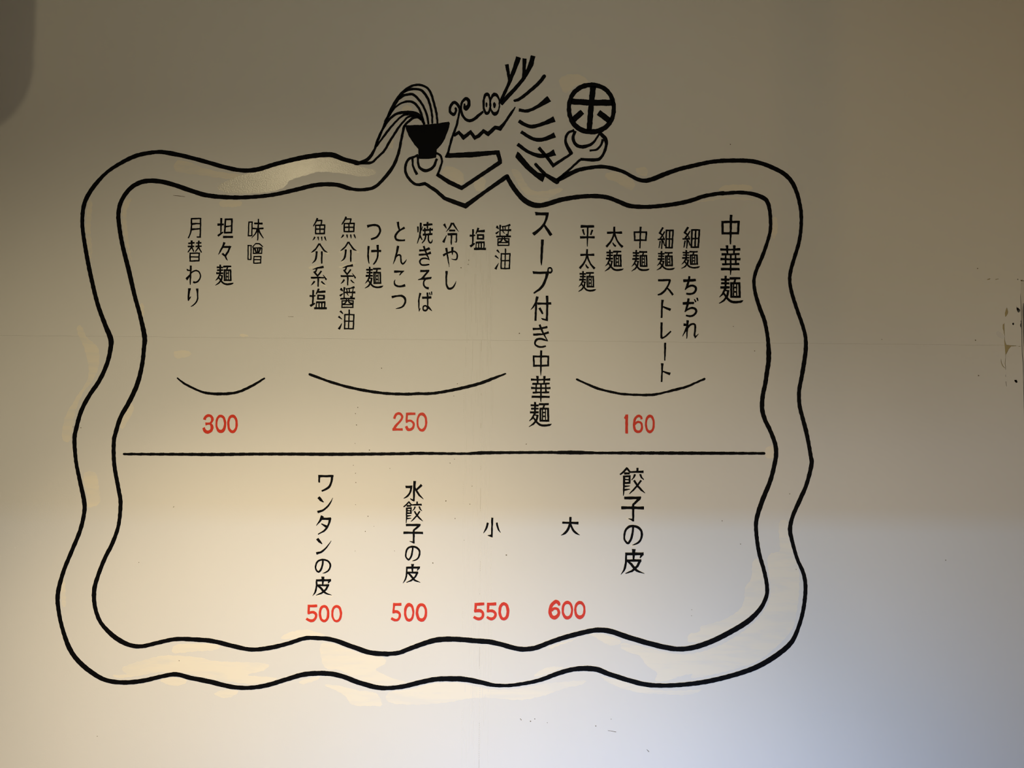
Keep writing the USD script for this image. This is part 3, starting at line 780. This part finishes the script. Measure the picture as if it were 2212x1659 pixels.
PRICES = [
    ('red price 300 under the leftmost curved bracket', 'c', [
        '~ 275,508,134 310,400,122 400,315,130 510,292,134 620,340,130 678,450,130 655,570,110 560,690,90\n325,715,148 430,705,104 560,700,110\n~ 560,690,110 640,790,134 655,900,144 620,1030,144 520,1110,150 420,1125,156 310,1070,150 225,905,130',
        'R 830 250 1370 1175 925 385 1255 1010', 'R 1420 245 1952 1175 1532 385 1840 1035']),
    ('red price 250 under the wide middle curved bracket', 'd', [
        '~ 285,600,134 340,440,122 430,345,122 540,315,134 660,380,122 710,490,114 670,630,114 520,820,116 370,980,126 270,1170,136\n190,1172,124 735,1168,124',
        '912,345,128 1412,335,128\n965,285,102 950,560,112 942,815,96\nP 900,690 1000,660 1000,790 905,830\n~ 940,740,90 1040,710,104 1150,705,108 1250,760,112 1320,870,114 1310,1010,120 1240,1130,124 1110,1185,136 990,1150,146 920,1000,134',
        'R 1470 270 2040 1285 1565 420 1925 1140']),
    ('red price 160 under the right curved bracket', 'e', [
        '385,286,160 375,800,160 375,1418,160\nP 225,480 240,550 320,555 400,400 320,300',
        '~ 1272,575,130 1240,450,134 1110,370,152 960,440,134 860,590,134 822,800,134 822,1000,140 860,1180,142 960,1290,152 1090,1320,152 1220,1260,136 1285,1100,124 1290,960,114 1240,800,124 1110,730,134 980,760,122 870,880,90',
        'R 1470 300 2055 1402 1590 460 1935 1240']),
    ('red price 500 below the mostly katakana column', 'f', [
        '330,420,122 782,410,118\n385,362,112 375,560,112 370,812,100\n~ 335,765,90 430,730,112 580,712,112 690,770,122 730,880,114 690,1010,114 600,1100,124 480,1122,134 370,1085,124 262,1020,114',
        'R 855 370 1365 1190 970 490 1250 1075', 'R 1455 370 1970 1190 1550 495 1860 1090']),
    ('red price 500 below the column beginning with water', 'i', [
        '322,350,134 714,335,128\n365,275,92 345,520,94 332,770,100\n~ 290,715,104 400,690,134 500,690,144 610,760,116 637,860,104 610,980,112 540,1070,114 440,1097,114 340,1070,124 232,1000,114',
        'R 832 270 1325 1165 945 440 1230 1030', 'R 1395 285 1942 1170 1520 425 1830 1010']),
    ('red price 550 below the small character', 'h', [
        '325,325,134 764,302,124\n378,258,104 365,480,112 350,692,100\n~ 300,640,94 420,612,136 560,612,144 670,670,116 702,770,114 680,890,122 600,970,124 500,987,124 400,960,124 282,890,114',
        '892,320,134 1307,302,132\n945,256,112 930,480,114 925,690,98\n~ 880,632,94 1000,618,124 1120,620,124 1230,680,114 1272,770,114 1240,900,124 1150,970,124 1060,982,134 970,955,124 882,890,104',
        'R 1400 230 1902 1052 1525 365 1770 925']),
    ('red price 600 below the large character', 'g', [
        '~ 765,460,90 742,360,132 640,290,146 530,340,142 420,470,142 368,640,136 370,800,146 430,930,146 520,985,156 620,970,156 712,880,132 748,760,114 712,640,114 620,590,104 520,600,104 425,690,100',
        'R 868 258 1365 1065 965 390 1275 930', 'R 1412 265 1905 1052 1510 395 1815 895']),
]
seed = 0
for where, text, glyphs in COLS:
    b = unary_union(glyphs).bounds
    t = painted('menu_lettering', f'black painted {text}, {where}', 'lettering', at=((b[0] + b[2]) / 2, b[3]))
    for g in glyphs:
        seed += 1
        paint('character', ragged(g, 0.16, seed), 'black', t)
for label, crop, digits in PRICES:
    gs = [draw(crop, 100, d, 0.4) for d in digits]
    b = unary_union(gs).bounds
    t = painted('price_number', label, 'price', at=((b[0] + b[2]) / 2, b[3]))
    for g in gs:
        seed += 1
        paint('digit', ragged(g, 0.16, seed), 'red', t)

# ------------------------------------------------------------------ brackets and divider
LINES = [
    ('bracket_line', 'narrow thin black curved bracket at the left, above price 300', 'LT', '~r 942,1270,7 990,1305,10 1080,1345,12 1170,1354,15 1260,1345,13 1340,1310,13 1403,1272,10'),
    ('bracket_line', 'wide thin black curved bracket above the price 250', 'LT', '~r 1645,1250,13 1740,1285,13 1840,1315,14 1950,1338,15 2060,1352,14 2170,1355,15 @MC 0,1070,22 100,1070,22 200,1058,22 350,1028,24 500,990,24 620,945,21 708,912,11'),
    ('bracket_line', 'thin black curved bracket at the right end, above price 160', 'AR', '~r 115,175,30 200,215,30 300,258,35 450,320,36 620,362,34 800,398,36 1050,413,34 1280,412,40 1450,380,30 1640,332,40 1800,290,34 1950,225,30 2082,168,34'),
    ('divider_line', 'long straight black line dividing the menu into upper and lower halves', 'BL', '~r 628,72,12 900,73,14 1100,74,16 1300,72,14 1500,72,15 1700,73,16 2050,70,14 @MC 0,1545,24 370,1548,19 510,1542,27 700,1540,22 1050,1538,22 @BR 0,60,14 90,60,18 200,62,12 350,62,14 640,63,15 985,64,12'),
]
for name, label, crop, body in LINES:
    s = ragged(stroke(body, crop, 10), 0.24, len(label))
    b = s.bounds
    t = thing(name, label, 'painted line', (*[wall_xz((b[0] + b[2]) / 2, b[3])[k] if k < 1 else 0 for k in (0, 1)], wall_xz((b[0] + b[2]) / 2, b[3])[1]))
    paint('brush_stroke', s, 'black', t)

# ------------------------------------------------------------------ the dragon whose long body frames the menu
OUTER = '''~ 266,605,16 240,675,15 208,755,15 175,835,20 135,893,26 80,925,30 30,930,30
@LT 1900,128,22 1830,110,23 1760,85,27 1680,88,25 1580,105,24 1460,135,22 1370,162,24 1290,168,22 1200,152,22 1080,118,22 980,92,22 900,76,24 835,70,20 730,88,22 640,130,20 560,185,18 490,265,22 450,340,22 438,420,20 442,500,20 465,640,22 490,760,22 520,880,22 560,990,24 588,1060,28 588,1110,24 570,1190,22 530,1280,22 470,1370,22 430,1450,22 405,1540,22
@BL 377,0,21 385,110,18 405,210,20 426,310,22 426,370,20 405,460,20 360,570,20 320,670,20 293,780,22 298,870,20 318,960,20 350,1050,24 390,1110,24 450,1165,24 530,1212,22 620,1226,22 720,1218,22 820,1195,20 890,1185,22 960,1202,22 1060,1222,24 1170,1248,22 1260,1253,20 1350,1240,22 1450,1210,22 1540,1185,24 1640,1180,24 1720,1192,24 1810,1225,24 1900,1250,24
@BC 0,577,35 130,562,38 260,530,40 400,502,40 540,498,44 640,502,44 770,525,40 880,550,32 970,556,28 1060,552,28 1200,530,30 1310,502,34 1450,450,38 1570,418,38 1680,410,44 1780,420,44 1900,465,40
@BR 400,1150,22 490,1160,20 600,1156,20 720,1140,22 850,1108,22 950,1072,24 1040,1020,24 1110,960,22 1145,890,18 1170,800,18 1180,700,18 1170,630,18 1140,560,16 1115,470,18 1107,420,20 1120,360,18 1155,280,20 1185,210,18
@RM 905,1560,54 895,1450,50 870,1300,48 835,1130,54 790,960,50 755,820,50 745,690,48 750,590,50 775,460,50 800,320,54 820,190,52 832,80,52
@RT 745,1330,24 725,1250,24 690,1150,24 655,1040,24 640,960,22 645,890,24 670,800,24 700,700,24 715,600,22 716,500,24 705,430,24 690,370,26 660,300,28 620,250,30 560,210,28 450,165,28 350,147,28 200,147,28
@TC 2100,124,40 2000,135,38 1850,168,40 1700,205,40 1560,255,44 1470,292,44 1390,312,40 1320,300,36 1250,265,32 1180,227,34 1080,195,36 980,178,34 880,185,34 760,207,38 680,240,40 610,275,44 545,310,40'''.replace('\n', ' ')
INNER = '''~ 422,628,16 414,650,20 395,740,20 372,850,22 330,955,26 255,1055,26 175,1125,26 75,1143,26 10,1138,24
@LT 1850,262,22 1780,243,22 1680,245,22 1580,268,22 1450,297,20 1320,310,20 1200,310,22 1090,298,24 1000,270,24 900,237,24 820,223,24 750,230,24 690,265,22 645,330,22 630,390,22 632,450,22 650,560,22 685,700,24 715,830,22 745,940,22 768,1050,26 765,1110,22 755,1200,22 730,1300,24 690,1390,24 640,1480,22 612,1570,22
@BL 577,0,20 575,60,20 580,140,20 600,250,20 610,320,20 600,430,18 570,520,20 530,600,20 495,690,20 477,760,22 480,840,20 505,915,20 550,970,22 600,1010,24 660,1038,22 720,1043,20 800,1025,20 890,1007,20 1000,1010,22 1080,1018,22 1190,1045,22 1275,1060,20 1370,1050,22 1460,1028,20 1540,1003,20 1600,1002,20 1680,1010,22 1780,1045,24 1870,1075,24 1950,1082,24
@BC 0,285,36 90,275,36 180,240,38 290,200,40 390,170,44 490,160,44 600,162,42 750,175,42 850,182,42 940,200,40 1030,225,40 1120,245,40 1210,242,40 1280,225,40 1380,185,38 1500,145,40 1600,118,40 1720,90,40 1800,82,42 1900,95,44 2000,130,44
@BR 420,955,24 520,980,24 590,988,22 660,978,24 740,950,24 830,905,24 910,855,24 965,800,20 995,740,18 998,690,18 985,620,18 960,530,18 947,430,18 950,370,20 975,290,22 1015,190,20
@RM 440,1520,54 452,1420,54 445,1320,54 415,1220,52 365,1100,52 315,1000,54 280,890,56 272,790,56 285,660,54 315,520,54 335,380,56 355,250,58 358,130,62
@RT 497,1400,28 490,1320,24 470,1220,26 440,1140,26 412,1050,24 400,980,22 402,930,22 420,870,24 455,790,24 490,690,22 508,620,22 511,560,22 505,480,24 490,425,28 460,395,30 390,370,26 300,360,24 190,367,24
@TC 2130,430,36 2040,442,36 1930,465,38 1830,500,40 1700,530,40 1540,552,38 1390,562,38 1240,552,42 1130,510,42 1040,475,40 940,460,42 830,460,40 720,470,42 580,495,44 450,535,46 380,548,46 310,540,52 230,495,50 160,420,46 105,340,44 65,268,40'''.replace('\n', ' ')
DRAGON = [
    ('body_outline', 'dg', OUTER), ('body_outline', 'dg', INNER),
    ('nose', 'DB', '~ 262,640,46 298,650,54 290,730,56 240,800,76 160,750,70 138,660,62 180,550,70 262,490,80 345,560,76 392,640,70\n~ 395,610,70 380,760,50 350,900,52 320,1050,58 270,1200,60 220,1330,60 180,1450,60 130,1640,54 @dg 765,850,18 748,886,16'),
    ('nostril', 'DB', '~ 510,520,40 520,600,70 555,640,120 625,560,84 620,450,84 555,395,84 470,460,62 430,560,52 428,680,54 452,790,62 515,895,66 600,952,80 700,950,74 800,890,82 890,810,74 970,745,60 1000,735,60'),
    ('mouth_line', 'DB', '235,1350,50 250,1335,80 370,1255,74 490,1390,94 670,1250,84 780,1398,84 880,1345,90 1000,1222,84 1120,1300,94 1300,1130,92 1425,1160,106 1560,990,60 1700,780,72 1818,608,20'),
    ('lower_jaw', 'dg', 'P 742,888 768,845 780,852 1175,829 1195,905 1195,935 1080,1010 876,1146 770,1100 668,1030 690,1010 780,1065 874,1112 1065,985 1165,915 1150,862 960,885 800,888'),
    ('arm', 'dg', 'r 585,1095,26 670,1150,28 740,1212,30 905,1273,38 1060,1160,28 1235,1037,36'),
    ('hand', 'dg', '~ 682,1028,20 705,965,16 718,915,16 705,870,18 672,850,18\n~ 525,880,16 532,950,18 560,982,22 600,990,24 650,960,20 678,895,20\n~ 495,882,20 448,905,20 425,975,20 448,1045,22 510,1100,22 590,1093,26\n~ 484,885,16 488,955,16 520,1022,22\n490,884,16 530,866,18'),
    ('arm', 'dg', '1488,808,26 1560,890,28 1604,950,26 1755,852,18\nr 1465,942,26 1540,1022,28 1632,1078,42\n~ 1632,1075,32 1730,985,18 1820,902,20'),
    ('hand', 'dg', '~ 1750,858,30 1712,790,26 1702,740,20 1722,692,20 1772,668,18\n~ 1778,675,24 1762,735,24 1790,788,28 1850,800,28 1920,770,20 1972,695,12\n~ 1972,688,26 2020,740,30 2024,800,22 1990,880,22 1940,905,26 1820,900,20\n~ 1893,832,14 1950,822,16 1985,785,16 2000,740,24'),
    ('horn', 'dg', '1185,440,26 1240,322,24 1258,280,28 1300,170,34 1328,88,42\n1258,285,24 1248,225,24 1234,145,30'),
    ('horn', 'dg', '1185,460,36 1290,350,28 1360,268,30 1400,200,32 1425,150,40 1444,76,36\n1370,262,30 1372,180,26 1376,98,34'),
    ('mane_stroke', 'dg', '~r 1297,434,20 1340,418,24 1420,355,25 1490,292,28 1532,240,30'),
    ('mane_stroke', 'dg', '~ 1330,508,26 1400,515,25 1480,480,28 1572,418,52'),
    ('mane_stroke', 'dg', '~ 1330,595,28 1380,625,28 1440,640,30 1530,615,30 1614,580,46'),
    ('mane_stroke', 'dg', '~ 1348,682,26 1430,732,28 1490,746,30 1550,735,32 1617,706,42'),
    ('mane_stroke', 'dg', '~ 1320,780,28 1400,838,26 1490,872,32 1560,868,32 1617,845,52'),
    ('mane_stroke', 'dg', 'P 1302,885 1318,838 1335,850 1420,950 1480,1005 1545,1020 1520,1082 1460,1040 1380,970'),
]
bd = wall_xz(1000, 440)
dragon = thing('dragon_painting', 'black outline dragon whose long wavy body frames the whole painted menu', 'dragon', (bd[0], 0, bd[1]))
for k, (name, crop, body) in enumerate(DRAGON):
    s = ragged(draw(crop, 20, body, 0.4), 0.2, 500 + k)
    paint(name, s, 'black', dragon)
for ring, pupil in (('R 975 235 1200 810 1030 325 1150 735', 'E 1052 485 1100 615'), ('R 1163 240 1425 830 1190 335 1392 742', 'E 1245 487 1316 636')):
    e = paint('eye', ragged(draw('DB', 20, ring, 0.3), 0.3, 700), 'black', dragon)
    paint('pupil', ragged(draw('DB', 20, pupil, 0.2), 0.2, 701), 'black', e)

b0 = wall_xz(925, 342)
bowl = thing('bowl_painting', 'solid black painted noodle bowl in the left hand of the dragon', 'bowl', (b0[0], 0, b0[1]))
body = ragged(draw('dg', 20, 'P 426,630 560,627 680,616 772,601 780,612 776,645 740,740 712,785 678,822 535,825 500,785 455,718 432,660', 0.5), 0.2, 801)
foot = ragged(draw('dg', 20, 'P 530,812 678,808 672,888 600,898 530,895', 0.5), 0.2, 802).difference(body)
paint('bowl_body', body, 'black', bowl)
paint('bowl_foot', max(polys(foot), key=lambda g: g.area), 'black', bowl)
n0 = wall_xz(900, 270)
noodles = thing('noodle_painting', 'black brush-line noodles arching out of the black bowl', 'noodles', (n0[0], 0, n0[1]))
STRANDS = [
    '~ 1062,985,38 1040,780,44 990,580,46 930,385,46 850,272,46 700,217,44 560,235,46 440,305,54 330,410,64 250,525,70 165,670,74 85,830,56 15,960,46',
    '~ 958,990,34 950,800,42 900,570,46 830,425,52 740,325,48 620,300,48 500,310,48 390,355,54',
    '~ 880,1000,38 858,850,44 790,665,44 690,515,46 580,412,52 480,407,48 380,432,54 280,500,56',
    '~ 795,1005,44 750,830,44 690,682,48 590,572,50 480,547,46 350,577,36 225,660,36 150,745,44 50,900,44',
    '~ 800,1000,42 730,870,60 640,800,90 500,775,84 380,765,58 250,792,50 150,860,48 60,950,48 0,1050,48 @dg 212,725,14 185,810,18',
    '~ 480,800,50 380,822,40 280,900,38 150,1040,42 60,1150,42 0,1230,42 @dg 220,765,14 195,800,14',
    '~ 600,835,50 480,852,38 400,930,40 300,1050,42 200,1200,46 100,1360,46 0,1530,46 @dg 200,890,15 160,925,18 120,930,22 70,928,26',
    '~ 740,910,50 680,865,46 600,865,52 500,932,48 420,1010,46 395,1060,46',
]
for k, body in enumerate(STRANDS):
    paint('noodle', ragged(draw('DA', 40, body, 0.3), 0.2, 820 + k), 'black', noodles)
e0 = wall_xz(1278, 290)
emblem = thing('emblem_painting', 'round black crest with a cross-shaped character held in the right hand of the dragon', 'emblem', (e0[0], 0, e0[1]))
paint('ring', ragged(draw('dg', 20, 'R 1712 290 2103 702 1746 327 2070 662', 0.3), 0.35, 850), 'black', emblem)
paint('crest_character', ragged(draw('dg', 44, '1922,318,46 1905,480,44 1890,672,42\n1748,440,46 1900,450,46 2082,450,50\n1836,522,44 1762,588,46\n1964,526,46 2055,595,46', 0.3), 0.3, 851), 'black', emblem)


# ------------------------------------------------------------------ unseen lamps, lantern and worktop, placed to light and shade the wall
def tube_mesh(pos, axis, r, L, inner=None, n=40):
    m = trimesh.creation.annulus(inner, r, L, sections=n) if inner else trimesh.creation.cylinder(r, L, sections=n)
    m.apply_transform(trimesh.geometry.align_vectors([0, 0, 1], axis))
    m.apply_translation(pos)
    return m


where = ['steeper of two unseen black spotlights lighting the wall, nearest the ceiling', 'wider of two unseen black spotlights lighting the wall, on a long stem']
for k, (pos, to, half, value, colour) in enumerate(SPOTS):
    p, q = np.array(pos), np.array(to)
    ax = (q - p) / np.linalg.norm(q - p)
    t = thing('spotlight', where[k], 'lamp', pos)
    m0 = p - ax * 0.03
    obj('housing', tube_mesh(m0 - ax * 0.045, ax, 0.05, 0.09, 0.046), 'metal', t, smooth=40)
    obj('back_cap', tube_mesh(m0 - ax * 0.094, ax, 0.05, 0.012), 'metal', t, smooth=40)
    obj('lens', tube_mesh(m0 - ax * 0.012, ax, 0.043, 0.004), 'warm_glow', t, smooth=40)
    c = m0 - ax * 0.094
    obj('stem', tube_mesh(np.array([c[0], c[1], (ZT + c[2]) / 2]), [0, 0, 1], 0.008, ZT - c[2]), 'metal', t, smooth=40)
where = ['small unseen bulb in the middle of the room, lighting the wall dimly', 'low unseen bulb beyond the right of view, lighting that side of the wall', 'unseen globe bulb near the ceiling at the left, throwing the corner shade', 'high unseen bulb at the right, warming the upper wall']
for k, (pos, r, value, colour) in enumerate(BULBS):
    t = thing('unseen_hanging_bulb', where[k], 'lamp', pos)
    obj('socket', tube_mesh(np.array(pos) + [0, 0, r + 0.022], [0, 0, 1], 0.014, 0.044), 'metal', t, smooth=40)
    g = trimesh.creation.icosphere(3, r * 0.92)
    g.apply_translation(pos)
    obj('glass_bulb', g, 'warm_glow', t, smooth=True)
    zt = pos[2] + r + 0.044
    obj('cord', tube_mesh(np.array([pos[0], pos[1], (zt + ZT) / 2]), [0, 0, 1], 0.004, ZT - zt), 'metal', t, smooth=40)

# unseen paper lantern left of view, placed to shade the upper corner from the globe bulb
LX, LY, LZ, LR = -0.755 - 0.09, -0.20, 2.036, 0.09
t = thing('unseen_lantern', 'unseen round-bottomed paper lantern shading the upper left corner of the painted wall', 'lantern', (LX, LY, LZ))
prof = [(0.03, -0.03)] + [(LR * math.sin(a) ** 0.8, -0.0 - 0.09 * math.cos(a) + 0.09 - 0.03) for a in np.linspace(0.25, math.pi / 2, 12)] + [(LR, 0.30), (0.07, 0.36), (0.05, 0.37)]
m = trimesh.creation.revolve(np.array(prof), sections=40)
m.apply_translation([LX, LY, LZ])
obj('shade', m, 'paper', t, smooth=40)
for k, zz in enumerate(np.linspace(0.06, 0.30, 7)):
    rr = trimesh.creation.torus(LR, 0.0018, 40, 6)
    rr.apply_translation([LX, LY, LZ + zz])
    obj('hoop', rr, 'metal', t)
obj('cord', tube_mesh(np.array([LX, LY, (LZ + 0.34 + ZT) / 2]), [0, 0, 1], 0.004, ZT - LZ - 0.34), 'metal', t, smooth=40)

t = thing('unseen_counter', 'unseen wooden worktop with lit tubes, cutting off cool light on the painted wall', 'unseen_counter', (0.1, -0.75, 0))
obj('counter_top', bx(-1.0, 1.3, -1.0, EDGE_Y, EDGE_Z, EDGE_Z + 0.02), 'wood', t)  # unseen slab whose rear edge bounds the cool light on the wall
obj('front_panel', bx(-1.0, 1.3, -1.0, -0.97, 0.0, EDGE_Z), 'wood', t)
for x in (-1.0, 1.27):
    obj('side_panel', bx(x, x + 0.03, -0.97, EDGE_Y - 0.05, 0.0, EDGE_Z), 'wood', t)
obj('tube_holder', bx(TUBE_AT[0] - 0.49, TUBE_AT[0] + 0.49, TUBE_AT[1] - 0.05, TUBE_AT[1] - 0.004, TUBE_AT[2] - 0.03, EDGE_Z), 'white', t)
obj('tube_holder', bx(TUBE2_AT[0] - 0.42, TUBE2_AT[0] + 0.42, TUBE2_AT[1] - 0.05, TUBE2_AT[1] - 0.004, TUBE2_AT[2] - 0.11, TUBE2_AT[2] + 0.11), 'white', t)
obj('lower_shelf', bx(-0.97, 1.27, -0.97, -0.52, 0.44, 0.46), 'wood', t)
obj('tube_post', bx(TUBE2_AT[0] - 0.02, TUBE2_AT[0] + 0.02, TUBE2_AT[1] - 0.05, TUBE2_AT[1] - 0.02, 0.46, TUBE2_AT[2] - 0.09), 'metal', t)
for (p, L, h) in ((TUBE_AT, TUBE_LEN, TUBE_H), (TUBE2_AT, TUBE2_LEN, TUBE2_H)):
    obj('light_tube', bx(p[0] - L / 2, p[0] + L / 2, p[1] - 0.0039, p[1] - 0.001, p[2] - h / 2, p[2] + h / 2), 'cool_glow', t)
